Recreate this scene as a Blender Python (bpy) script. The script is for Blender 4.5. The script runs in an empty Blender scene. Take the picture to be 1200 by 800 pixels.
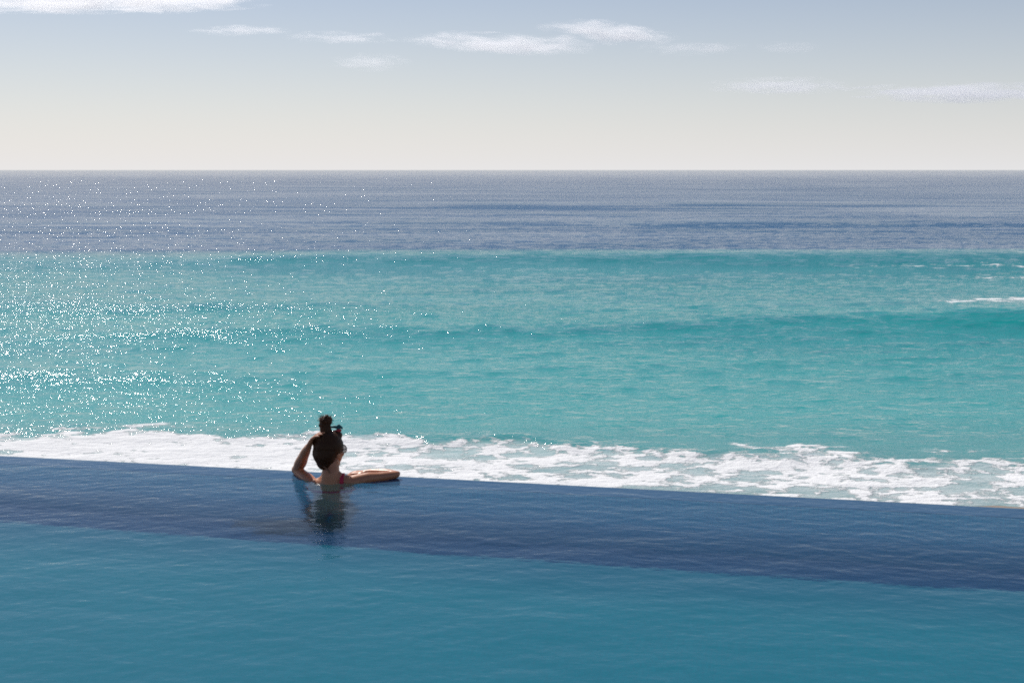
import bpy, bmesh, math, random
import numpy as np
from mathutils import Vector, Matrix, Quaternion

random.seed(7)
rng = np.random.default_rng(11)
R = math.radians
scene = bpy.context.scene
COL = scene.collection

# ------------------------------------------------------------------ camera
F_PX = 1450.0
PITCH = math.atan(201.0 / F_PX)
CAM = Vector((0.0, 0.0, 1.93))
SEA_Z = -8.07
cp, sp = math.cos(PITCH), math.sin(PITCH)


def ray(u, v):
    x, y, z = (u - 600.0), F_PX, -(v - 400.0)
    return Vector((x, y * cp + z * sp, -y * sp + z * cp))


def at_depth(u, v, Y):
    d = ray(u, v)
    return CAM + d * (Y / d.y)


def at_z(u, v, z):
    d = ray(u, v)
    return CAM + d * ((z - CAM.z) / d.z)


cam_d = bpy.data.cameras.new('camera')
cam = bpy.data.objects.new('camera', cam_d)
COL.objects.link(cam)
cam.location = CAM
cam.rotation_euler = (math.pi / 2 - PITCH, 0, 0)
cam_d.sensor_width = 36.0
cam_d.lens = 36.0 * F_PX / 1200.0
cam_d.clip_start = 0.1
cam_d.clip_end = 400000.0
scene.camera = cam

# ------------------------------------------------------------------ helpers


def tag(o, label=None, cat=None, group=None, kind=None):
    if label: o['label'] = label
    if cat: o['category'] = cat
    if group: o['group'] = group
    if kind: o['kind'] = kind
    return o


def link(name, me, mat=None, parent=None):
    o = bpy.data.objects.new(name, me)
    COL.objects.link(o)
    if mat: me.materials.append(mat)
    if parent: o.parent = parent
    return o


def mesh_grid(name, P, smooth=True):
    """P: (rows, cols, 3) array -> one sheet, faces up."""
    r, c, _ = P.shape
    me = bpy.data.meshes.new(name)
    me.vertices.add(r * c)
    me.vertices.foreach_set('co', P.reshape(-1).astype(np.float32))
    idx = np.arange(r * c).reshape(r, c)
    q = np.stack([idx[:-1, :-1], idx[:-1, 1:], idx[1:, 1:], idx[1:, :-1]], -1).reshape(-1, 4)
    n = len(q)
    me.loops.add(n * 4)
    me.loops.foreach_set('vertex_index', q.reshape(-1).astype(np.int32))
    me.polygons.add(n)
    me.polygons.foreach_set('loop_start', (np.arange(n) * 4).astype(np.int32))
    me.polygons.foreach_set('use_smooth', np.ones(n, dtype=bool) if smooth else np.zeros(n, dtype=bool))
    me.update(calc_edges=True)
    return me


class NT:
    """Small node-tree helper."""

    def __init__(self, tree):
        self.t = tree
        tree.nodes.clear()

    def n(self, kind, **kw):
        nd = self.t.nodes.new(kind)
        for k, v in kw.items():
            if k.startswith('i_'):
                key = k[2:].replace('_', ' ')
                nd.inputs[key].default_value = v
            else:
                setattr(nd, k, v)
        return nd

    def l(self, a, b):
        self.t.links.new(a, b)

    def val(self, sock, x):
        if isinstance(x, (int, float, tuple)):
            sock.default_value = x
        else:
            self.l(x, sock)

    def math(self, op, a, b=None, c=None, clamp=False):
        nd = self.t.nodes.new('ShaderNodeMath')
        nd.operation = op
        nd.use_clamp = clamp
        self.val(nd.inputs[0], a)
        if b is not None: self.val(nd.inputs[1], b)
        if c is not None: self.val(nd.inputs[2], c)
        return nd.outputs[0]

    def mapr(self, x, a, b, c=0.0, d=1.0, smooth=True):
        nd = self.t.nodes.new('ShaderNodeMapRange')
        nd.interpolation_type = 'SMOOTHSTEP' if smooth else 'LINEAR'
        self.val(nd.inputs[0], x)
        for i, q in zip((1, 2, 3, 4), (a, b, c, d)):
            self.val(nd.inputs[i], q)
        return nd.outputs[0]

    def scaled(self, vec, s, rot=0.0):
        nd = self.t.nodes.new('ShaderNodeMapping')
        self.l(vec, nd.inputs['Vector'])
        nd.inputs['Scale'].default_value = s
        nd.inputs['Rotation'].default_value = (0, 0, rot)
        return nd.outputs[0]

    def noise(self, vec, scale, detail=3, rough=0.5, dist=0.0, out='Fac'):
        nd = self.t.nodes.new('ShaderNodeTexNoise')
        self.l(vec, nd.inputs['Vector'])
        nd.inputs['Scale'].default_value = scale
        nd.inputs['Detail'].default_value = detail
        nd.inputs['Roughness'].default_value = rough
        nd.inputs['Distortion'].default_value = dist
        return nd.outputs[out]

    def voro(self, vec, scale, feature='F1', rnd=1.0):
        nd = self.t.nodes.new('ShaderNodeTexVoronoi')
        nd.feature = feature
        self.l(vec, nd.inputs['Vector'])
        nd.inputs['Scale'].default_value = scale
        nd.inputs['Randomness'].default_value = rnd
        return nd.outputs['Distance']

    def mixc(self, f, a, b):
        nd = self.t.nodes.new('ShaderNodeMix')
        nd.data_type = 'RGBA'
        self.val(nd.inputs[0], f)
        for s, x in ((nd.inputs[6], a), (nd.inputs[7], b)):
            if isinstance(x, tuple): s.default_value = (*x, 1.0) if len(x) == 3 else x
            else: self.l(x, s)
        return nd.outputs[2]

    def ramp(self, x, stops, interp='LINEAR'):
        nd = self.t.nodes.new('ShaderNodeValToRGB')
        nd.color_ramp.interpolation = interp
        el = nd.color_ramp.elements
        while len(el) < len(stops): el.new(0.5)
        for e, (p, c) in zip(el, stops):
            e.position = p
            e.color = (*c, 1.0)
        self.l(x, nd.inputs[0])
        return nd.outputs[0]

    def mixs(self, f, a, b):
        nd = self.t.nodes.new('ShaderNodeMixShader')
        self.val(nd.inputs[0], f)
        self.l(a, nd.inputs[1])
        self.l(b, nd.inputs[2])
        return nd.outputs[0]

    def bump(self, h, strength=1.0, dist=1.0, normal=None, filt=0.1):
        nd = self.t.nodes.new('ShaderNodeBump')
        self.l(h, nd.inputs['Height'])
        nd.inputs['Strength'].default_value = strength
        nd.inputs['Distance'].default_value = dist
        if 'Filter Width' in nd.inputs: nd.inputs['Filter Width'].default_value = filt
        if normal: self.l(normal, nd.inputs['Normal'])
        return nd.outputs[0]

    def out(self, surf=None, vol=None):
        nd = self.t.nodes.new('ShaderNodeOutputMaterial')
        if surf: self.l(surf, nd.inputs['Surface'])
        if vol: self.l(vol, nd.inputs['Volume'])


def material(name):
    m = bpy.data.materials.new(name)
    m.use_nodes = True
    return m, NT(m.node_tree)


def simple(name, color, rough=0.5, noise_scale=None, amount=0.25, bump=0.0, metallic=0.0, spec=0.5):
    m, n = material(name)
    b = n.n('ShaderNodeBsdfPrincipled')
    b.inputs['Roughness'].default_value = rough
    b.inputs['Metallic'].default_value = metallic
    b.inputs['Specular IOR Level'].default_value = spec
    if noise_scale:
        p = n.n('ShaderNodeTexCoord').outputs['Object']
        f = n.noise(p, noise_scale, 4, 0.6)
        n.l(n.mixc(f, tuple(c * (1 - amount) for c in color), tuple(min(1, c * (1 + amount)) for c in color)), b.inputs['Base Color'])
        if bump: n.l(n.bump(f, 1.0, bump), b.inputs['Normal'])
    else:
        b.inputs['Base Color'].default_value = (*color, 1)
    n.out(b.outputs[0])
    return m


# ------------------------------------------------------------------ light
SUN_AZ = R(-27.0)      # measured from +Y, negative = left of the view
SUN_EL = R(46.0)
HAZE = 0.86
world = bpy.data.worlds.new('World')
scene.world = world
world.use_nodes = True
w = NT(world.node_tree)
sky = w.n('ShaderNodeTexSky')
sky.sky_type = 'NISHITA'
sky.sun_disc = False
sky.sun_elevation = SUN_EL
sky.sun_rotation = SUN_AZ
sky.altitude = 0
sky.air_density = 1.0
sky.dust_density = 0.35
sky.ozone_density = 1.0
hs = w.n('ShaderNodeHueSaturation')
hs.inputs['Saturation'].default_value = 1.02
w.l(sky.outputs[0], hs.inputs['Color'])
bg = w.n('ShaderNodeBackground')
bg.inputs['Strength'].default_value = 0.073
tm = w.n('ShaderNodeMix')
tm.data_type = 'RGBA'
tm.blend_type = 'MULTIPLY'
tm.inputs[0].default_value = 1.0
w.l(hs.outputs[0], tm.inputs[6])
tm.inputs[7].default_value = (0.91, 0.885, 0.975, 1)
tint = tm.outputs[2]
# pale sea air low over the horizon
wd = w.n('ShaderNodeTexCoord').outputs['Generated']
wz = w.n('ShaderNodeSeparateXYZ')
w.l(wd, wz.inputs[0])
hz = w.math('MULTIPLY', w.math('EXPONENT', w.math('MULTIPLY', w.math('ABSOLUTE', wz.outputs[2]), -10.5)), HAZE)
air = w.mixc(hz, tint, (11.3, 11.4, 11.75))
w.l(air, bg.inputs['Color'])
wo = w.n('ShaderNodeOutputWorld')
w.l(bg.outputs[0], wo.inputs['Surface'])

sd = bpy.data.lights.new('sun', 'SUN')
sd.energy = 4.2
sd.angle = R(0.53)
sd.color = (1.0, 0.95, 0.88)
sd.cycles.use_multiple_importance_sampling = False
sun = bpy.data.objects.new('sun', sd)
COL.objects.link(sun)
to_sun = Vector((math.sin(SUN_AZ) * math.cos(SUN_EL), math.cos(SUN_AZ) * math.cos(SUN_EL), math.sin(SUN_EL)))
sun.rotation_euler = to_sun.to_track_quat('Z', 'Y').to_euler()

# ------------------------------------------------------------------ sea


def smoothstep(x, a, b):
    t = np.clip((x - a) / (b - a), 0, 1)
    return t * t * (3 - 2 * t)


def noise1(x, seed, n=9, lo=0.02, hi=0.35):
    g = np.random.default_rng(seed)
    s = np.zeros_like(x)
    for k in range(n):
        w_ = lo * (hi / lo) ** (k / (n - 1))
        s += np.sin(x * w_ + g.uniform(0, 6.28)) * (lo / w_) ** 0.5
    return s / math.sqrt(n) * 1.1


def sea_xy():
    H = CAM.z - SEA_Z
    q = np.linspace(1 / 24.0, 1 / 60000.0, 900)
    Y = 1.0 / q
    t1 = np.linspace(-0.50, 0.50, 950)
    t0 = -np.linspace(2.6, 0.505, 60)
    t = np.concatenate([t0, t1, -t0[::-1]])
    YY = np.repeat(Y[:, None], len(t), 1)
    XX = YY * t[None, :]
    return XX, YY


X, Y = sea_xy()
Zs = np.zeros_like(X)
DX = np.zeros_like(X)
DY = np.zeros_like(X)
row_sp = np.gradient(Y[:, 0])[:, None] * np.ones_like(X)
g = np.random.default_rng(5)
NW = 110
for k in range(NW):
    L = 0.9 * (60.0 / 0.9) ** (g.uniform() ** 1.25)
    spread = 0.95 if L < 8 else 0.35
    th = R(-97) + g.normal() * spread * 0.6          # waves run towards the shore
    kx, ky = math.cos(th) * 6.2832 / L, math.sin(th) * 6.2832 / L
    a = 0.0030 * L ** 0.50 * (1.0 if L < 12 else 0.62)
    ph = g.uniform(0, 6.2832)
    # keep only what the sheet's own spacing can carry
    proj = np.abs(ky) / (6.2832 / L)
    fade = smoothstep(L / np.maximum(proj, 0.15) / row_sp, 1.7, 3.5)
    calm = 0.45 + 0.55 * smoothstep(Y, 42, 75)
    arg = kx * X + ky * Y + ph
    A = a * fade * calm
    Zs += A * np.cos(arg)
    DX -= 0.8 * A * math.cos(th) * np.sin(arg)
    DY -= 0.8 * A * math.sin(th) * np.sin(arg)

foam = np.zeros_like(X)


def crest(Y0, amp, front, back):
    """a long swell line: steep on the shore side, drawn-out behind"""
    d = Y - Y0
    wdt = np.where(d < 0, front, back)
    return amp * np.exp(-(d / wdt) ** 2)


SW = [
    (136 + 0.00 * X + 1.8 * noise1(X, 3, lo=.01, hi=.15), 1.2 * (0.85 + 0.15 * noise1(X, 4)) * (0.5 + 0.5 * smoothstep(X, -55, -5)), 6.0, 16.0),
    (91 - 0.04 * X + 2.4 * noise1(X, 8, lo=.02, hi=.3), 0.30 * np.clip(0.7 + 0.6 * noise1(X, 9), 0, 1.6), 3.0, 8.0),
    (79 + 0.05 * X + 2.2 * noise1(X, 13, lo=.02, hi=.3), 0.80 * np.clip(0.65 + 0.4 * noise1(X, 14) + X * 0.016, 0, 1.5), 3.4, 8.0),
    (62 + 0.05 * X + 1.6 * noise1(X, 23, lo=.03, hi=.4), 0.14 * np.clip(0.5 + 0.7 * noise1(X, 24), 0, 1.6), 2.2, 5.0),
    (245 + 8 * noise1(X, 33, lo=.01, hi=.1), 0.55 * np.clip(0.7 + 0.6 * noise1(X, 34, lo=.01, hi=.1), 0.1, 1.5), 9.0, 24.0),
    (370 + 12 * noise1(X, 43, lo=.01, hi=.1), 0.50 * np.clip(0.7 + 0.6 * noise1(X, 44, lo=.01, hi=.08), 0.1, 1.5), 14.0, 30.0),
    (640 + 20 * noise1(X, 53, lo=.005, hi=.05), 0.50 * np.clip(0.7 + 0.6 * noise1(X, 54, lo=.006, hi=.05), 0.1, 1.5), 22.0, 50.0),
]
for Y0, amp, fr, ba in SW:
    Zs += crest(Y0, amp, fr, ba)
# the shore break: a low bore with a foamed front
yb = np.interp(X, [-60, -19.4, -8.8, -3.2, 3.1, 7.6, 11.8, 17.7, 60], [45.9, 46.1, 46.2, 46.0, 44.7, 43.2, 42.0, 41.6, 40.5]) - 0.75
yb = yb + 0.5 * noise1(X, 63, lo=.25, hi=1.6) + 0.4 * noise1(X, 64, lo=.8, hi=5.0)
Zs += crest(yb + 0.35, 0.20 * np.clip(0.75 + 0.35 * noise1(X, 65, lo=.1, hi=1) + 0.02 * X, .1, 1.4), 0.9, 2.6)
d = Y - yb
foam += (0.60 + 0.32 * smoothstep(-X, 0, 10)) * smoothstep(-d, -1.2, 0.8) * (1 - 0.12 * smoothstep(-d, 2.5, 7.0))
foam += 0.42 * smoothstep(-np.abs(d - 1.1), -2.4, 0) * np.clip(0.3 + 0.9 * noise1(X, 66, lo=.15, hi=1.5), 0, 1)
# spent foam patches on the outer swells, right-hand side
foam += 0.60 * np.exp(-((Y - 93 - .1 * (X - 38)) / 3.2) ** 2) * smoothstep(X, 24, 40)
foam += 0.20 * np.exp(-((Y - 140) / 7) ** 2) * smoothstep(X, 42, 62)
foam += 0.30 * np.exp(-((Y - 116) / 3) ** 2) * smoothstep(X, 26, 50)
foam += 0.21 * np.exp(-((Y - 128) / 3.0) ** 2) * smoothstep(X, 20, 50)

P = np.stack([X + DX, Y + DY, SEA_Z + Zs], -1)
sea_me = mesh_grid('sea', P)
at = sea_me.attributes.new('foam', 'FLOAT', 'POINT')
at.data.foreach_set('value', foam.reshape(-1).astype(np.float32))

m_sea, n = material('sea_water')
pos = n.n('ShaderNodeNewGeometry').outputs['Position']
sx = n.n('ShaderNodeSeparateXYZ')
n.l(pos, sx.inputs[0])
px, py = sx.outputs[0], sx.outputs[1]
# depth of the bottom: the water is turquoise over sand and blue beyond the bar
warp = n.noise(n.scaled(pos, (0.010, 0.02, 0.02)), 1.0, 3, 0.55)
yw = n.math('ADD', py, n.math('MULTIPLY', n.math('SUBTRACT', warp, 0.5), n.math('MULTIPLY', py, 0.13)))
lg = n.math('LOGARITHM', yw, 10.0)                     # 40 m 1.60, 160 m 2.20, 1000 m 3.0
fr = n.mapr(lg, 1.5, 3.5, 0, 1, smooth=False)
body = n.ramp(fr, [
    (0.03, (0.150, 0.300, 0.290)),
    (0.10, (0.040, 0.350, 0.335)),
    (0.20, (0.008, 0.310, 0.300)),
    (0.314, (0.006, 0.250, 0.255)),
    (0.340, (0.006, 0.085, 0.200)),
    (0.52, (0.004, 0.082, 0.200)),
    (1.0, (0.012, 0.055, 0.150))])
patch = n.noise(n.scaled(pos, (0.03, 0.09, 0.1)), 1.0, 4, 0.6)
body = n.mixc(n.mapr(patch, 0.35, 0.75, 0.0, 0.45), body, n.mixc(0.55, body, (0.02, 0.13, 0.20)))
# wind ripples
w0 = n.noise(n.scaled(pos, (0.5, 1.0, 1.0), R(-5)), 0.16, 3, 0.55)
w1 = n.noise(n.scaled(pos, (0.45, 1.0, 1.0), R(6)), 0.75, 2, 0.5)
w2 = n.noise(n.scaled(pos, (0.55, 1.0, 1.0), R(-14)), 2.1, 3, 0.55)
w3 = n.noise(n.scaled(pos, (0.7, 1.0, 1.0), R(10)), 6.5, 2, 0.5)
gust = n.mapr(n.noise(n.scaled(pos, (0.012, 0.045, 0.05)), 1.0, 3, 0.6), 0.3, 0.7, 0.65, 1.2)
near = n.math('MULTIPLY', n.mapr(lg, 1.62, 2.4, 0.90, 1.25), n.mapr(lg, 2.9, 3.5, 1.0, 0.55))
h = n.math('ADD', n.math('MULTIPLY', w1, 0.17), n.math('MULTIPLY', w2, 0.120))
h = n.math('ADD', h, n.math('MULTIPLY', w0, n.mapr(py, 60, 400, 0.15, 0.75)))
h = n.math('ADD', h, n.math('MULTIPLY', w3, 0.066))
h = n.math('MULTIPLY', n.math('MULTIPLY', h, gust), near)
nb = n.bump(h, 1.0, 1.0, filt=0.02)
gl = n.n('ShaderNodeBsdfGlossy')
gl.inputs['Color'].default_value = (1, 1, 1, 1)
n.l(n.mapr(lg, 1.9, 2.3, 0.075, 0.034), gl.inputs['Roughness'])
n.l(nb, gl.inputs['Normal'])
df = n.n('ShaderNodeBsdfDiffuse')
n.l(body, df.inputs['Color'])
fz = n.n('ShaderNodeFresnel')
fz.inputs['IOR'].default_value = 1.33
n.l(nb, fz.inputs['Normal'])
water = n.mixs(fz.outputs[0], df.outputs[0], gl.outputs[0])
# foam lace
fa = n.n('ShaderNodeAttribute')
fa.attribute_name = 'foam'
fc = fa.outputs['Fac']
dw = n.n('ShaderNodeVectorMath')
dw.operation = 'ADD'
nz = n.n('ShaderNodeTexNoise')
n.l(pos, nz.inputs['Vector'])
nz.inputs['Scale'].default_value = 1.3
nz.inputs['Detail'].default_value = 3
sc_ = n.n('ShaderNodeVectorMath')
sc_.operation = 'SCALE'
n.l(nz.outputs['Color'], sc_.inputs[0])
sc_.inputs['Scale'].default_value = 0.9
n.l(pos, dw.inputs[0])
n.l(sc_.outputs[0], dw.inputs[1])
wp = n.scaled(dw.outputs[0], (0.75, 1.0, 1.0))
v1 = n.voro(wp, 1.1, 'F1')
v2 = n.voro(wp, 3.2, 'F1')
lace = n.math('ADD', n.math('MULTIPLY', v1, 0.55), n.math('MULTIPLY', v2, 0.25))
big = n.noise(n.scaled(pos, (0.23, 0.52, 0.5)), 1.0, 6, 0.66)
fine = n.noise(n.scaled(pos, (0.6, 1.0, 1.0)), 4.0, 5, 0.7)
tot = n.math('ADD', fc, n.math('MULTIPLY', n.math('SUBTRACT', big, 0.5), 2.2))
tot = n.math('ADD', tot, n.math('MULTIPLY', n.math('SUBTRACT', 0.36, lace), -1.7))
tot = n.math('ADD', tot, n.math('MULTIPLY', n.math('SUBTRACT', fine, 0.5), 1.1))
mask = n.mapr(tot, 0.42, 0.74)
mask = n.math('MAXIMUM', n.math('MULTIPLY', mask, n.mapr(fc, 0.02, 0.25)), n.math('MULTIPLY', n.mapr(fc, 0.42, 0.68), n.mapr(big, 0.2, 0.55, 0.15, 0.55)))
fd = n.n('ShaderNodeBsdfDiffuse')
n.l(n.mixc(fine, (0.84, 0.85, 0.85), (0.93, 0.93, 0.92)), fd.inputs['Color'])
n.l(n.bump(n.math('ADD', n.math('MULTIPLY', big, 0.25), n.math('ADD', n.math('MULTIPLY', fine, 0.11), n.math('MULTIPLY', mask, 0.08))), 1.0, 1.0), fd.inputs['Normal'])
n.out(n.mixs(mask, water, fd.outputs[0]))
sea = tag(link('sea', sea_me, m_sea), kind='structure')
tag(sea, label='turquoise and blue sea with glitter and a white foam line, reaching the horizon')

# ------------------------------------------------------------------ pool
E0 = at_z(0, 533.5, 0)
E1 = at_z(1200, 595.5, 0)
ex = (E1 - E0).normalized()
ey = Vector((-ex.y, ex.x, 0))           # out to sea
EC = at_z(386, 533.5 + 62 * 386 / 1200, 0)
ANG = math.atan2(ex.y, ex.x)
DEPTH = 0.51        # main floor; a deeper channel is invented along the wall to catch shadows
SHADE_CHANNEL = 1.00
WALL = 0.20


def pool_pt(x, y, z):
    return EC + ex * x + ey * y + Vector((0, 0, z))


def box_mesh(name, x0, x1, y0, y1, z0, z1, bevel=0.0):
    bm = bmesh.new()
    vs = [bm.verts.new(pool_pt(x, y, z)) for z in (z0, z1) for y in (y0, y1) for x in (x0, x1)]
    for f in ((0, 2, 3, 1), (4, 5, 7, 6), (0, 1, 5, 4), (2, 6, 7, 3), (0, 4, 6, 2), (1, 3, 7, 5)):
        bm.faces.new([vs[i] for i in f])
    if bevel:
        bmesh.ops.bevel(bm, geom=bm.edges[:], offset=bevel, segments=3, affect='EDGES', profile=0.5)
    me = bpy.data.meshes.new(name)
    bm.to_mesh(me)
    bm.free()
    return me


def tile_mat(name, c1, c2, size=0.025, grout=(0.25, 0.33, 0.36), fade=None):
    m, n = material(name)
    tc = n.n('ShaderNodeTexCoord').outputs['Object']
    v = n.n('ShaderNodeMapping')
    n.l(tc, v.inputs['Vector'])
    v.inputs['Rotation'].default_value = (0, 0, -ANG)
    br = n.n('ShaderNodeTexBrick')
    br.offset = 0.0
    n.l(v.outputs[0], br.inputs['Vector'])
    br.inputs['Scale'].default_value = 1.0
    br.inputs['Brick Width'].default_value = size
    br.inputs['Row Height'].default_value = size
    br.inputs['Mortar Size'].default_value = 0.0012
    br.inputs['Color1'].default_value = (*c1, 1)
    br.inputs['Color2'].default_value = (*c2, 1)
    br.inputs['Mortar'].default_value = (*grout, 1)
    tiles = br.outputs['Color']
    if fade:            # mosaic darkens towards the channel: a soft shadow edge put into the tile colour
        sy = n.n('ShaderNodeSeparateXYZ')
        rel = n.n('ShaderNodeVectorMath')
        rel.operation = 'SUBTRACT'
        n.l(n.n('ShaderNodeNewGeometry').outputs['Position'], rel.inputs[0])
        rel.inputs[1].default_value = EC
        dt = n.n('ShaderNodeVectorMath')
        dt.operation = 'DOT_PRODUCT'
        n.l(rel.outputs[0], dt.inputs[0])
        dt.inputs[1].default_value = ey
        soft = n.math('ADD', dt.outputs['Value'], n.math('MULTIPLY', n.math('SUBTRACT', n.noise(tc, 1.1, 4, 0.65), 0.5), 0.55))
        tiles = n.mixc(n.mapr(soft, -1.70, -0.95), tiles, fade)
    b = n.n('ShaderNodeBsdfDiffuse')
    st = n.noise(tc, 1.4, 4, 0.6)
    n.l(n.mixc(n.mapr(st, 0.3, 0.8, 0, 0.25), tiles, (c1[0] * .8, c1[1] * .8, c1[2] * .85)), b.inputs['Color'])
    n.out(b.outputs[0])
    return m


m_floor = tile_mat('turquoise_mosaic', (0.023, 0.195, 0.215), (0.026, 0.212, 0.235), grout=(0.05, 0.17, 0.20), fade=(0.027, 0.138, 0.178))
m_rim = tile_mat('slate_blue_mosaic', (0.060, 0.115, 0.18), (0.07, 0.13, 0.20), grout=(0.08, 0.12, 0.2))
m_wall = tile_mat('dark_blue_mosaic', (0.34, 0.62, 0.70), (0.38, 0.66, 0.75), grout=(0.26, 0.40, 0.6))
pool = bpy.data.objects.new('swimming_pool', None)
COL.objects.link(pool)
pool.location = pool_pt(0, -3.2, -DEPTH)
tag(pool, 'mosaic tiled infinity pool with a dark inner rim wall above the sea', 'pool')
PX0, PX1, PY0 = -15.0, 13.0, -6.6


def pool_part(name, me, mat):
    o = link(name, me, mat, pool)
    o.matrix_parent_inverse = Matrix.Translation(-pool.location)
    return o


pool_part('pool_floor', box_mesh('pool_floor', PX0, PX1, PY0, -WALL - 0.80, -SHADE_CHANNEL - 0.25, -DEPTH), m_floor)
pool_part('shade_channel_floor', box_mesh('shade_channel_floor', PX0, PX1, -WALL - 0.7995, -WALL - 0.0005, -SHADE_CHANNEL - 0.25, -SHADE_CHANNEL), m_wall)
pool_part('rim_wall', box_mesh('rim_wall', PX0, PX1, -WALL, -0.002, -8.3, -0.0205), m_wall)
pool_part('rim_coping', box_mesh('rim_coping', PX0, PX1, -WALL, 0.0, -0.020, -0.012), m_rim)
pool_part('near_wall', box_mesh('near_wall', PX0, PX1, PY0 - 0.3, PY0 - 0.002, -1.5, 0.14), m_wall)
pool_part('end_wall', box_mesh('end_wall', PX0 - 0.3, PX0 - 0.002, PY0 - 0.3, 0.0, -8.3, 0.14), m_wall)
pool_part('end_wall', box_mesh('end_wall', PX1 + 0.002, PX1 + 0.3, PY0 - 0.3, 0.0, -8.3, 0.14), m_wall)

# the water sheet, with real ripples, spilling over the rim
xs = np.concatenate([np.linspace(PX0, -5.6, 60)[:-1], np.arange(-5.6, 5.0, 0.0125), np.linspace(5.0, PX1, 60)[1:]])
ys = np.concatenate([np.linspace(PY0, -4.6, 40)[:-1], np.arange(-4.6, -0.006, 0.010), [-0.006]])
WX, WY = np.meshgrid(xs, ys)
WZ = np.zeros_like(WX)
g = np.random.default_rng(21)
lx = smoothstep(-np.abs(WX + 0.3), -5.6, -5.2)
ly = smoothstep(WY, -4.6, -4.3)
for k in range(90):
    L = 0.045 * (0.9 / 0.045) ** (g.uniform() ** 1.2)
    th = R(-84) + g.normal() * 0.6
    kx, ky = math.cos(th) * 6.2832 / L, math.sin(th) * 6.2832 / L
    a = 0.00021 * (L / 0.3) ** 0.72
    # ripples come in slow patches
    mod = 0.35 + 0.65 * (0.5 + 0.5 * np.sin(g.uniform(.3, 1.5) * WX + g.uniform(0, 6.28)) * np.sin(g.uniform(.6, 2.2) * WY + g.uniform(0, 6.28)))
    f = 1.0 if L > 0.5 else lx * ly
    WZ += a * mod * f * np.cos(kx * WX + ky * WY + g.uniform(0, 6.2832))
# rings around the bather and two drifting wakes
for cx_, cy_, L, a, rad in ((0.0, -0.3, 0.16, 0.0004, 0.55), (-0.25, -0.2, 0.10, 0.0003, 0.5), (3.4, -0.9, 0.09, 0.0004, 0.5), (-2.6, -1.1, 0.12, 0.0004, 0.8), (1.1, -1.0, 0.11, 0.0004, 0.7)):
    rr = np.hypot(WX - cx_, (WY - cy_))
    WZ += a * np.exp(-(rr / rad) ** 2) * np.sin(6.2832 * rr / L)
WZ *= smoothstep(-WY, 0.0, 0.22) * 0.8 + 0.2
PW = np.empty(WX.shape + (3,))
PW[..., 0] = EC.x + ex.x * WX + ey.x * WY
PW[..., 1] = EC.y + ex.y * WX + ey.y * WY
PW[..., 2] = WZ
# roll over the lip
lip = []
for yy, zz in ((0.004, -0.003), (0.009, -0.012), (0.011, -0.05), (0.011, -0.4), (0.011, -1.6)):
    r = np.empty((1, len(xs), 3))
    r[0, :, 0] = EC.x + ex.x * xs + ey.x * yy
    r[0, :, 1] = EC.y + ex.y * xs + ey.y * yy
    r[0, :, 2] = zz
    lip.append(r)
PW = np.concatenate([PW] + lip, 0)
m_pool, n = material('pool_water')
pos = n.n('ShaderNodeNewGeometry').outputs['Position']
q1 = n.noise(n.scaled(pos, (0.65, 1.0, 1.0), R(-11)), 20.0, 4, 0.55)
q2 = n.noise(n.scaled(pos, (0.45, 1.0, 1.0), R(4)), 45.0, 2, 0.5)
hh = n.math('ADD', n.math('MULTIPLY', q1, 0.0024), n.math('MULTIPLY', q2, 0.0006))
nb = n.bump(hh, 1.0, 1.0)
rf = n.n('ShaderNodeBsdfRefraction')
rf.inputs['Color'].default_value = (0.68, 0.89, 0.97, 1)
rf.inputs['Roughness'].default_value = 0.0
rf.inputs['IOR'].default_value = 1.33
n.l(nb, rf.inputs['Normal'])
gl = n.n('ShaderNodeBsdfGlossy')
gl.inputs['Color'].default_value = (1, 1, 1, 1)
gl.inputs['Roughness'].default_value = 0.03
n.l(nb, gl.inputs['Normal'])
fz = n.n('ShaderNodeFresnel')
fz.inputs['IOR'].default_value = 1.33
n.l(nb, fz.inputs['Normal'])
sct = n.n('ShaderNodeBsdfDiffuse')          # light scattered back by the water itself
sct.inputs['Color'].default_value = (0.07, 0.20, 0.36, 1)
above = n.mixs(fz.outputs[0], n.mixs(0.05, rf.outputs[0], sct.outputs[0]), gl.outputs[0])
# from below the surface is clear, so daylight reaches the tiles
clear = n.n('ShaderNodeBsdfTransparent')
clear.inputs['Color'].default_value = (0.62, 0.85, 0.93, 1)
n.out(n.mixs(n.n('ShaderNodeNewGeometry').outputs['Backfacing'], above, clear.outputs[0]))
pw = tag(link('pool_water', mesh_grid('pool_water', PW), m_pool), kind='structure')
tag(pw, label='still rippled pool water brimming over the infinity edge')

# terrace the photographer stands on, beach below the wall
m_deck = simple('terrace_stone', (0.42, 0.40, 0.37), 0.7, 9, 0.2, 0.001)
tag(link('terrace', box_mesh('terrace', PX0 - 0.3, PX1 + 0.3, PY0 - 6, PY0 - 0.304, -1.5, 0.12), m_deck), kind='structure')
m_sand = simple('wet_sand', (0.30, 0.23, 0.17), 0.55, 3, 0.25, 0.01)
bx = np.linspace(-60, 60, 60)
by = np.linspace(-14, 42, 50)
BX, BY = np.meshgrid(bx, by)
BP = np.stack([BX, BY + 0.0 * BX, np.where(BY < 8, -6.6, -6.6 - (BY - 8) * 0.052)], -1)
tag(link('beach', mesh_grid('beach', BP), m_sand), kind='structure')

# ------------------------------------------------------------------ clouds


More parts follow.
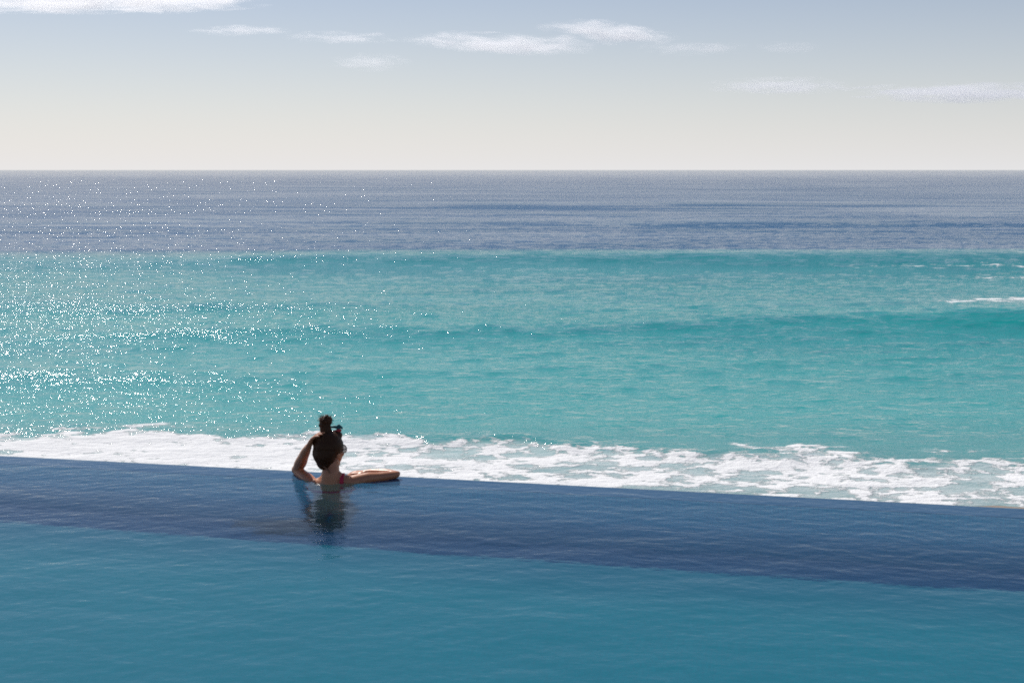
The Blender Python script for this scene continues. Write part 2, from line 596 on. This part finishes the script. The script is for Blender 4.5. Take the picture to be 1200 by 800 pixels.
def cloud(u0, u1, v0, v1, dist, dens, label, seed, tilt=0.0):
    a = at_depth(u0, (v0 + v1) / 2, dist)
    b = at_depth(u1, (v0 + v1) / 2, dist)
    hgt = (v1 - v0) / F_PX * dist * 0.5
    c = (a + b) * 0.5
    rx = (b - a).length * 0.5
    bm = bmesh.new()
    bmesh.ops.create_icosphere(bm, subdivisions=4, radius=1.0)
    me = bpy.data.meshes.new('cloud')
    bm.to_mesh(me)
    bm.free()
    m, n = material('cloud_vapour')
    tc = n.n('ShaderNodeTexCoord').outputs['Object']
    ln = n.n('ShaderNodeVectorMath')
    ln.operation = 'LENGTH'
    n.l(tc, ln.inputs[0])
    edge = n.math('SUBTRACT', 1.0, ln.outputs['Value'])
    off = n.n('ShaderNodeVectorMath')
    off.operation = 'ADD'
    n.l(tc, off.inputs[0])
    off.inputs[1].default_value = (seed * 3.7, seed * 1.3, 0)
    k = rx / hgt
    st = n.scaled(off.outputs[0], (min(3.0, 1.0 + k * 0.07), 1.3, 1.1))
    nz = n.noise(st, 1.5, 6, 0.62, 0.6)
    d_ = n.math('ADD', n.math('MULTIPLY', edge, 0.85), n.math('MULTIPLY', n.math('SUBTRACT', nz, 0.54), 3.2))
    d_ = n.mapr(d_, 0.0, 0.7, 0.0, dens)
    vs = n.n('ShaderNodeVolumePrincipled')
    vs.inputs['Color'].default_value = (1, 1, 1, 1)
    vs.inputs['Anisotropy'].default_value = 0.45
    n.l(d_, vs.inputs['Density'])
    n.out(None, vs.outputs[0])
    o = link('cloud', me, m)
    o.location = c
    o.scale = (rx, rx * 0.35, hgt)
    o.rotation_euler = (0, tilt, 0)
    return tag(o, label, 'cloud', 'thin clouds over the sea')


DC = 0.0036
cloud(-160, 335, -14, 14, 16000, DC * 1.5, 'broad white cloud streak in the top left corner of the sky', 1)
cloud(215, 345, 30, 42, 19000, DC * .8, 'small thin cloud wisp just below the broad top left streak', 2)
cloud(325, 475, 37, 52, 19000, DC * .55, 'faint ragged cloud between the small wisp and the long flat streak', 3, R(0.6))
cloud(465, 705, 39, 64, 19000, DC * 1.1, 'long flat white cloud streak left of the puffier bright cloud', 4, R(3))
cloud(625, 800, 24, 53, 18000, DC * 1.4, 'brightest puffy cloud right of the centre of the sky', 5, R(3))
cloud(375, 490, 62, 84, 22000, DC * .4, 'very faint cloud smudge under the long flat streak', 6)
cloud(740, 880, 48, 66, 20000, DC * .4, 'faint trailing tail right of the brightest cloud', 7)
cloud(880, 970, 48, 64, 20000, DC * .35, 'tiny faint wisp in the upper right sky', 8)
cloud(820, 1010, 90, 112, 26000, DC * .55, 'pale low streak ending left of the long right-hand band', 9)
cloud(985, 1330, 97, 122, 26000, DC * .8, 'long low white band of cloud running off the right edge', 10, R(0.5))

# ------------------------------------------------------------------ the bather


def edge_Y(u):
    """distance of the pool's outer edge in the direction of column u"""
    return at_z(u, 533.5 + 62 * u / 1200, 0).y


def ellipsoid(bm, c, r, axes=None, sub=3):
    M = Matrix.Translation(c)
    if axes is not None: M = M @ axes.to_4x4()
    M = M @ Matrix.Diagonal((r[0], r[1], r[2], 1))
    bmesh.ops.create_icosphere(bm, subdivisions=sub, radius=1.0, matrix=M)


def limb(bm, pts, segs=16):
    """closed tapered tube with round ends through [(point, radius), ...]"""
    # resample with catmull-rom
    P_ = [Vector(p) for p, r in pts]
    r_ = [r for p, r in pts]
    out = []
    for i in range(len(P_) - 1):
        p0, p1, p2, p3 = P_[max(i - 1, 0)], P_[i], P_[i + 1], P_[min(i + 2, len(P_) - 1)]
        ns = 6
        for s in range(ns):
            t = s / ns
            q = 0.5 * ((2 * p1) + (p2 - p0) * t + (2 * p0 - 5 * p1 + 4 * p2 - p3) * t * t + (3 * p1 - p0 - 3 * p2 + p3) * t ** 3)
            tt = t * t * (3 - 2 * t)
            out.append((q, r_[i] * (1 - tt) + r_[i + 1] * tt))
    out.append((P_[-1], r_[-1]))
    # round caps
    d0 = (out[1][0] - out[0][0]).normalized()
    d1 = (out[-1][0] - out[-2][0]).normalized()
    head = [(out[0][0] - d0 * out[0][1] * math.sin(a), out[0][1] * math.cos(a)) for a in (1.45, 1.1, .75, .38)]
    tail = [(out[-1][0] + d1 * out[-1][1] * math.sin(a), out[-1][1] * math.cos(a)) for a in (.38, .75, 1.1, 1.45)]
    out = head + out + tail
    rings = []
    up = Vector((0, 0, 1)) if abs(d0.z) < 0.9 else Vector((1, 0, 0))
    nrm = d0.cross(up).normalized()
    for i, (p, r) in enumerate(out):
        a = out[max(i - 1, 0)][0]
        b = out[min(i + 1, len(out) - 1)][0]
        t = (b - a).normalized()
        nrm = (nrm - t * nrm.dot(t)).normalized()
        bi = t.cross(nrm)
        rings.append([bm.verts.new(p + nrm * (r * math.cos(6.2832 * k / segs)) + bi * (r * math.sin(6.2832 * k / segs))) for k in range(segs)])
    for A, B in zip(rings, rings[1:]):
        for k in range(segs):
            bm.faces.new((A[k], A[(k + 1) % segs], B[(k + 1) % segs], B[k]))
    bm.faces.new(rings[0][::-1])
    bm.faces.new(rings[-1])


def fuse(bm, name, voxel, smooth_it=6):
    """weld overlapping volumes into one continuous skin"""
    bmesh.ops.recalc_face_normals(bm, faces=bm.faces[:])
    me = bpy.data.meshes.new(name)
    bm.to_mesh(me)
    bm.free()
    o = bpy.data.objects.new('tmp', me)
    COL.objects.link(o)
    md = o.modifiers.new('r', 'REMESH')
    md.mode = 'VOXEL'
    md.voxel_size = voxel
    ms = o.modifiers.new('s', 'SMOOTH')
    ms.factor = 0.5
    ms.iterations = smooth_it
    dg = bpy.context.evaluated_depsgraph_get()
    res = bpy.data.meshes.new_from_object(o.evaluated_get(dg))
    bpy.data.objects.remove(o)
    res.name = name
    res.polygons.foreach_set('use_smooth', np.ones(len(res.polygons), dtype=bool))
    return res


YB = at_z(386, 565, 0).y                 # the spine, at the water line
Q = at_depth
person = bpy.data.objects.new('person', None)
COL.objects.link(person)
base = Vector((Q(386, 565, YB).x, YB, -SHADE_CHANNEL))
person.location = base
tag(person, 'woman with a topknot leaning on the pool edge, one hand to her head', 'person')


def person_part(name, me, mat, parent=None):
    o = link(name, me, mat, parent or person)
    if parent is None: o.matrix_parent_inverse = Matrix.Translation(-base)
    return o


# head frame
HC = Q(387, 527.5, YB + 0.05)
yaw = R(33)
Fv = Vector((math.sin(yaw), math.cos(yaw), -0.06)).normalized()
Rv = Fv.cross(Vector((0.03, 0, 1))).normalized()
Uv = Rv.cross(Fv)
HM = Matrix((Rv, Fv, Uv)).transposed()


def hp(r, f, u):
    return HC + Rv * r + Fv * f + Uv * u


bm = bmesh.new()
# skull, face, jaw
ellipsoid(bm, hp(0, -0.012, 0.022), (0.074, 0.093, 0.082), HM)
ellipsoid(bm, hp(0, 0.022, -0.03), (0.062, 0.066, 0.078), HM)
ellipsoid(bm, hp(0, 0.050, -0.078), (0.032, 0.030, 0.026), HM)
ellipsoid(bm, hp(0, 0.058, 0.03), (0.052, 0.026, 0.035), HM)
for s in (-1, 1):
    ellipsoid(bm, hp(s * 0.040, 0.055, -0.022), (0.022, 0.022, 0.020), HM)      # cheek
    limb(bm, [(hp(s * 0.052, -0.005, -0.062), 0.016), (hp(s * 0.040, 0.030, -0.082), 0.016), (hp(s * .012, 0.060, -0.090), 0.015)])
    ellipsoid(bm, hp(s * 0.075, -0.012, -0.012), (0.007, 0.016, 0.030), HM)     # ear
    ellipsoid(bm, hp(s * 0.075, -0.006, -0.034), (0.007, 0.008, 0.009), HM)
    ellipsoid(bm, hp(s * 0.030, 0.078, 0.004), (0.013, 0.010, 0.009), HM)       # eye
limb(bm, [(hp(0, 0.086, 0.008), 0.007), (hp(0, 0.100, -0.022), 0.009), (hp(0, 0.106, -0.032), 0.010)])
for s in (-1, 1):
    ellipsoid(bm, hp(s * 0.010, 0.096, -0.036), (0.007, 0.008, 0.006), HM)
ellipsoid(bm, hp(0, 0.087, -0.058), (0.022, 0.009, 0.006), HM)
ellipsoid(bm, hp(0, 0.085, -0.068), (0.019, 0.009, 0.006), HM)
# neck and shoulders
C7 = Q(387, 557, YB + 0.005)
limb(bm, [(hp(0, -0.020, -0.045), 0.050), (Q(388, 546, YB + 0.025), 0.050), (C7, 0.056), (Q(387, 568, YB + 0.01), 0.07)], 20)
ShL = Q(369, 571, YB + 0.05)
ShR = Q(414, 565, YB + 0.02)
for S in (ShL, ShR):
    limb(bm, [(Q(388, 552, YB + 0.01), 0.036), (C7.lerp(S, 0.5) + Vector((0, 0, -0.004)), 0.036), (S, 0.046)], 20)
# torso, hips, legs
c = Vector((Q(388, 565, YB).x, YB + 0.03, 0))
tor = [(-0.05, .150, .080), (-0.14, .150, .095), (-0.24, .138, .098), (-0.34, .120, .090), (-0.42, .118, .088), (-0.50, .145, .100), (-0.58, .165, .110)]
for i, (z, rx, ry) in enumerate(tor):
    ellipsoid(bm, c + Vector((0, -0.0 + 0.01 * math.sin(i), z)), (rx, ry, 0.09))
for s in (-1, 1):
    hip = c + Vector((s * 0.085, -0.02, -0.585))
    knee = c + Vector((s * 0.08 - .03, 0.01 - s * 0.02, -0.93))
    ank = c + Vector((s * 0.08 - 0.39, s * -0.06 - 0.02, -0.945))
    limb(bm, [(hip, 0.085), (hip.lerp(knee, .5), 0.072), (knee, 0.052), (knee.lerp(ank, .35), 0.050), (ank, 0.034)])
    limb(bm, [(ank, 0.032), (ank + Vector((-0.08, 0.0, -0.010)), 0.026), (ank + Vector((-0.16, 0.01, -0.022)), 0.018)])
    ellipsoid(bm, c + Vector((s * 0.075, 0.095, -0.20)), (0.062, 0.050, 0.055))  # chest
    ellipsoid(bm, c + Vector((s * 0.070, -0.07, -0.56)), (0.085, 0.075, 0.085))


def hand(bm, wrist, direction, palm_n, curl, side, scale=1.0):
    """palm, four bent fingers of unequal length and a thumb from the palm's side"""
    d = direction.normalized()
    pn = (palm_n - d * palm_n.dot(d)).normalized()      # the way the palm faces
    s = d.cross(pn) * side                              # towards the thumb
    k = scale
    for t in (-0.024, -0.008, 0.008, 0.024):
        limb(bm, [(wrist + s * t * 0.55 * k, 0.016 * k), (wrist + (d * 0.045 + s * t) * k, 0.0135 * k), (wrist + (d * 0.082 + s * t * 1.1) * k, 0.0105 * k)], 10)
    for t, L in ((0.030, .072), (0.010, .080), (-0.010, .075), (-0.030, .060)):
        p = wrist + (d * 0.080 + s * t) * k
        pts = [(p, 0.0095 * k)]
        a = 0.15
        for seg, rr in ((0.45, .0088), (0.30, .0080), (0.25, .0068)):
            a += curl
            p = p + (d * math.cos(a) + pn * math.sin(a) + s * t * 1.5) * (L * seg * k)
            pts.append((p, rr * k))
        limb(bm, pts, 10)
    p = wrist + (d * 0.018 + s * 0.026) * k
    limb(bm, [(p, 0.015 * k), (p + (d * 0.030 + s * 0.020 + pn * 0.012) * k, 0.0115 * k), (p + (d * 0.056 + s * 0.024 + pn * 0.026) * k, 0.0095 * k), (p + (d * 0.075 + s * 0.020 + pn * 0.036) * k, 0.0075 * k)], 10)


# right arm: elbow out on the rim, forearm folded back along it
ElR = Q(464, 558.5, edge_Y(464) - 0.06)
ElR.z = 0.024
WrR = Q(428, 556, edge_Y(428) - 0.01)
WrR.z = 0.012
limb(bm, [(ShR, 0.047), (ShR.lerp(ElR, .30) + Vector((0, 0, .008)), 0.040), (ShR.lerp(ElR, .65) + Vector((0, 0, .002)), 0.032), (ElR, 0.024)], 20)
limb(bm, [(ElR + Vector((.010, .008, .004)), 0.018), (ElR.lerp(WrR, .3) + Vector((0, .012, .000)), 0.030), (ElR.lerp(WrR, .7) + Vector((0, .010, .0)), 0.028), (WrR, 0.022)], 18)
hand(bm, WrR, Vector((-1, .10, -0.06)), Vector((0, 0, -1)), 0.22, 1)
# left arm: elbow on the rim, hand in the hair
ElL = Q(347.5, 553, edge_Y(347) - 0.075)
ElL.z = 0.026
WrL = Q(361, 524, HC.y - 0.02)
limb(bm, [(ShL, 0.047), (ShL.lerp(ElL, .35) + Vector((0, 0, .006)), 0.042), (ShL.lerp(ElL, .7) + Vector((0, 0, .002)), 0.036), (ElL, 0.032)], 20)
limb(bm, [(ElL + Vector((-.006, 0, -.004)), 0.024), (ElL.lerp(WrL, .30) + Vector((.004, 0, .0)), 0.038), (ElL.lerp(WrL, .7), 0.031), (WrL, 0.023)], 18)
HdL = Q(370, 508, HC.y - 0.05)
hand(bm, WrL, HdL - WrL, Vector((0.9, -0.25, 0.0)), 0.24, 1, 1.0)
body_me = fuse(bm, 'body', 0.0042, 5)

m_skin, n = material('sun_tanned_skin')
tc = n.n('ShaderNodeTexCoord').outputs['Object']
gp = n.n('ShaderNodeNewGeometry').outputs['Position']
b = n.n('ShaderNodeBsdfPrincipled')
nz = n.noise(tc, 22, 4, 0.6)
col = n.mixc(nz, (0.50, 0.20, 0.095), (0.62, 0.27, 0.14))
# darker mottled patch on the raised forearm
tp = ElL.lerp(WrL, 0.36)
dv = n.n('ShaderNodeVectorMath')
dv.operation = 'DISTANCE'
n.l(gp, dv.inputs[0])
dv.inputs[1].default_value = tp + Vector((0.01, -0.035, -0.01))
forearm_patch = n.math('MULTIPLY', n.mapr(dv.outputs['Value'], 0.025, 0.055, 1, 0), n.mapr(n.noise(gp, 75, 3, 0.6, 1.2), 0.50, 0.58))
col = n.mixc(n.math('MULTIPLY', forearm_patch, 0.75), col, (0.06, 0.045, 0.045))
n.l(col, b.inputs['Base Color'])
b.inputs['Roughness'].default_value = 0.38
b.inputs['Subsurface Weight'].default_value = 0.05
b.inputs['Subsurface Radius'].default_value = (0.012, 0.005, 0.003)
n.l(n.bump(n.noise(tc, 400, 2), 0.4, 0.0006), b.inputs['Normal'])
n.out(b.outputs[0])
person_part('body', body_me, m_skin)

# hair: swept up into a messy topknot
m_hair, n = material('dark_brown_hair')
tc = n.n('ShaderNodeTexCoord').outputs['Object']
b = n.n('ShaderNodeBsdfPrincipled')
st = n.noise(n.scaled(tc, (220, 220, 28)), 1.0, 3, 0.6, 0.4)
n.l(n.mixc(st, (0.018, 0.008, 0.0045), (0.110, 0.046, 0.021)), b.inputs['Base Color'])
b.inputs['Roughness'].default_value = 0.42
b.inputs['Specular IOR Level'].default_value = 0.12
n.l(n.bump(st, 0.9, 0.004), b.inputs['Normal'])
n.out(b.outputs[0])
m_strand = simple('loose_brown_hair', (0.20, 0.085, 0.038), 0.45)
bm = bmesh.new()
ellipsoid(bm, hp(0, -0.020, 0.030), (0.092, 0.100, 0.089), HM)
ellipsoid(bm, hp(0, -0.052, -0.010), (0.081, 0.068, 0.085), HM)
ellipsoid(bm, hp(0, -0.058, -0.055), (0.055, 0.040, 0.062), HM)
ellipsoid(bm, Q(393, 510, HC.y + .02), (.045, .05, .032))
BUN = Q(381, 493, HC.y - 0.01)
limb(bm, [(hp(0, -0.02, 0.085), 0.040), (BUN + Vector((0.003, 0, -0.062)), 0.036), (BUN + Vector((0, 0, -0.032)), 0.034)], 18)
ellipsoid(bm, BUN, (0.036, 0.036, 0.034))
for k in range(16):      # coils of the knot
    a = k * 2.4
    p = BUN + Vector((0.029 * math.cos(a), 0.027 * math.sin(a), random.uniform(-0.030, 0.034)))
    ellipsoid(bm, p, (random.uniform(.010, .017),) * 3, sub=2)
for k in range(46):      # locks combed from hairline to knot
    a = k / 46 * 6.2832
    r0 = hp(0.080 * math.cos(a), -0.03 + 0.085 * math.sin(a), 0.02 - 0.055 * max(0, -math.sin(a)) + random.uniform(-.01, .01))
    mid = hp(0.062 * math.cos(a), -0.022 + 0.070 * math.sin(a), 0.088)
    limb(bm, [(r0, 0.009), (mid, 0.010), (hp(0.015 * math.cos(a), -0.02 + 0.02 * math.sin(a), 0.118), 0.009)], 8)
hair = person_part('hair', fuse(bm, 'hair', 0.0035, 3), m_hair)
# fly-aways
bm = bmesh.new()
for k in range(190):
    if k < 110:
        dirv = Vector((random.gauss(0, 1), random.gauss(0, .6), random.gauss(.25, .8))).normalized()
        p = BUN + Vector((dirv.x * .034, dirv.y * .034, dirv.z * .028))
        e = p + dirv * random.uniform(.004, .018) + Vector((random.gauss(0, .008), 0, random.gauss(0, .008)))
        mdl = (p + e) / 2 + Vector((random.gauss(0, .005), 0, random.gauss(0, .005)))
    else:
        a = random.uniform(0, 6.28)
        a = random.uniform(1.9, 5.2)
        p = hp(0.074 * math.cos(a), -0.02 + 0.084 * math.sin(a), random.uniform(.045, .085))
        e = p + (p - hp(0, -.02, .02)).normalized() * random.uniform(.004, .014) + Uv * random.uniform(-.01, .025)
        mdl = (p + e) / 2 + Uv * .006
    limb(bm, [(p, 0.0016), (mdl, 0.0014), (e, 0.0007)], 5)
# curl left loose on the nape
for dx in (-0.004, 0.002):
    limb(bm, [(hp(0.0 + dx, -0.085, -0.075), 0.004), (Q(384, 550, C7.y - .055) + Vector((dx, 0, 0)), 0.003), (Q(386.5, 554, C7.y - .062), 0.0022)], 8)
me = bpy.data.meshes.new('loose_strands')
bm.to_mesh(me)
bm.free()
tag(person_part('loose_strands', me, m_strand, hair), kind='stuff')

# sunglasses
m_lens, n = material('tinted_lens')
tr = n.n('ShaderNodeBsdfTransparent')
tr.inputs['Color'].default_value = (0.55, 0.55, 0.55, 1)
gb = n.n('ShaderNodeBsdfGlossy')
gb.inputs['Roughness'].default_value = 0.05
gb.inputs['Color'].default_value = (0.6, 0.6, 0.6, 1)
n.out(n.mixs(0.12, tr.outputs[0], gb.outputs[0]))
m_frame = simple('black_acetate', (0.012, 0.011, 0.011), 0.25)
bm = bmesh.new()
for s in (-1, 1):
    ring = [hp(s * (0.036 + 0.030 * math.cos(a)), 0.103 - 0.020 * abs(0.036 + 0.030 * math.cos(a)) / .066 * 1.2, 0.004 + 0.024 * math.sin(a)) for a in [6.2832 * k / 24 for k in range(25)]]
    limb(bm, [(p, 0.0026) for p in ring], 6)
    limb(bm, [(hp(s * 0.066, 0.080, 0.012), 0.003), (hp(s * 0.080, 0.040, 0.010), 0.0028), (hp(s * 0.083, -0.01, 0.004), 0.0026)], 6)
limb(bm, [(hp(-0.010, 0.102, 0.010), 0.0026), (hp(0.0, 0.106, 0.012), 0.0026), (hp(0.010, 0.102, 0.010), 0.0026)], 6)
me = bpy.data.meshes.new('sunglasses')
bm.to_mesh(me)
bm.free()
gls = person_part('sunglasses', me, m_frame)
for s in (-1, 1):
    bm = bmesh.new()
    vs = []
    for dd in (0.0, 0.002):
        vs.append([bm.verts.new(hp(s * (0.036 + 0.029 * math.cos(a)), 0.102 + dd - 0.024 * abs(0.036 + 0.029 * math.cos(a)) / .066, 0.004 + 0.023 * math.sin(a))) for a in [6.2832 * k / 24 for k in range(24)]])
    bm.faces.new(vs[0][::-1])
    bm.faces.new(vs[1])
    for k in range(24):
        bm.faces.new((vs[0][k], vs[0][(k + 1) % 24], vs[1][(k + 1) % 24], vs[1][k]))
    bmesh.ops.recalc_face_normals(bm, faces=bm.faces[:])
    me = bpy.data.meshes.new('lens')
    bm.to_mesh(me)
    bm.free()
    person_part('lens', me, m_lens, gls)

# a teal bow tied into the hair on top, red at its knot
m_teal = simple('teal_cotton', (0.012, 0.11, 0.13), 0.7, 90, 0.3, 0.0008)
m_red = simple('red_cotton', (0.55, 0.05, 0.06), 0.7, 90, 0.25, 0.0008)
K = Q(395.0, 504.0, HC.y + 0.02)
bm = bmesh.new()
limb(bm, [(K + Vector((.010, 0, .012)), 0.007), (K + Vector((-.010, .004, .021)), 0.010), (K + Vector((-.036, .006, .018)), 0.006), (K + Vector((-.056, .0, .012)), 0.004)], 8)
limb(bm, [(K + Vector((.0, 0, .014)), 0.007), (K + Vector((.014, .006, .022)), 0.012), (K + Vector((.030, .008, .013)), 0.007)], 8)
limb(bm, [(K + Vector((.0, 0, .016)), 0.007), (K + Vector((.010, .002, .032)), 0.007), (K + Vector((.020, .0, .028)), 0.004)], 8)
hb = person_part('hair_bow', fuse(bm, 'hair_bow', 0.003, 2), m_teal)
bm = bmesh.new()
ellipsoid(bm, K + Vector((0.008, 0, -.002)), (0.016, 0.013, 0.013))
ellipsoid(bm, K + Vector((0.020, 0, .000)), (0.009, 0.009, 0.010))
ellipsoid(bm, K + Vector((-.012, 0, -.006)), (0.012, 0.010, 0.008))
person_part('knot', fuse(bm, 'knot', 0.003, 2), m_red, hb)

# bikini top: strap over the right shoulder and a back band under water
m_bik = simple('red_swimwear', (0.58, 0.015, 0.06), 0.5, 120, 0.15, 0.0004)
bm = bmesh.new()


def ribbon(pts, half, nrm_from):
    prev = None
    for i, p in enumerate(pts):
        a = pts[max(i - 1, 0)]
        b_ = pts[min(i + 1, len(pts) - 1)]
        t = (b_ - a).normalized()
        nn = (p - nrm_from(p)).normalized()
        s = t.cross(nn).normalized()
        cur = [bm.verts.new(p + s * half * k + nn * o) for k, o in ((-1, -.003), (1, -.003), (1, .002), (-1, .002))]
        if prev:
            for k in range(4):
                bm.faces.new((prev[k], prev[(k + 1) % 4], cur[(k + 1) % 4], cur[k]))
        else:
            bm.faces.new(cur[::-1])
        prev = cur
    bm.faces.new(prev)


SC = Q(401.5, 563, YB + 0.016)
strap = []
for k in range(15):
    a = R(-70 + k * 200 / 14)
    strap.append(SC + Vector((0, -0.046 * math.cos(a), 0.046 * math.sin(a))))
strap = [SC + Vector((-.01, -0.052, -0.16)), SC + Vector((-.004, -0.056, -0.09))] + strap
ribbon(strap, 0.012, lambda p: SC if p.z > SC.z - .06 else p + Vector((0, .05, 0)))
ribbon([c + Vector((0.156 * math.cos(6.2832 * k / 40), 0.101 * math.sin(6.2832 * k / 40) + .006, -0.165)) for k in range(41)], 0.013, lambda p: Vector((c.x, c.y, p.z)))
for s in (-1, 1):
    ellipsoid(bm, c + Vector((s * 0.075, 0.100, -0.20)), (0.061, 0.050, 0.053))
bmesh.ops.recalc_face_normals(bm, faces=bm.faces[:])
me = bpy.data.meshes.new('bikini_top')
bm.to_mesh(me)
bm.free()
person_part('bikini_top', me, m_bik)
bm = bmesh.new()
ellipsoid(bm, c + Vector((0, 0.004, -0.605)), (0.170, 0.122, 0.070))
me = bpy.data.meshes.new('bikini_bottom')
bm.to_mesh(me)
bm.free()
person_part('bikini_bottom', me, m_bik)

# ------------------------------------------------------------------ render settings
scene.render.engine = 'CYCLES'
cy = scene.cycles
cy.use_denoising = False
cy.denoiser = 'OPENIMAGEDENOISE'
cy.max_bounces = 14
cy.diffuse_bounces = 3
cy.glossy_bounces = 4
cy.transmission_bounces = 6
cy.volume_bounces = 4
cy.caustics_reflective = False
cy.caustics_refractive = False
cy.sample_clamp_indirect = 6.0
cy.volume_max_steps = 128
cy.use_adaptive_sampling = False
cy.pixel_filter_type = 'BLACKMAN_HARRIS'
cy.filter_width = 1.75
vs = scene.view_settings
vs.view_transform = 'Standard'
vs.look = 'None'
vs.gamma = 1.0
vs.exposure = 0.0
vs.use_curve_mapping = False
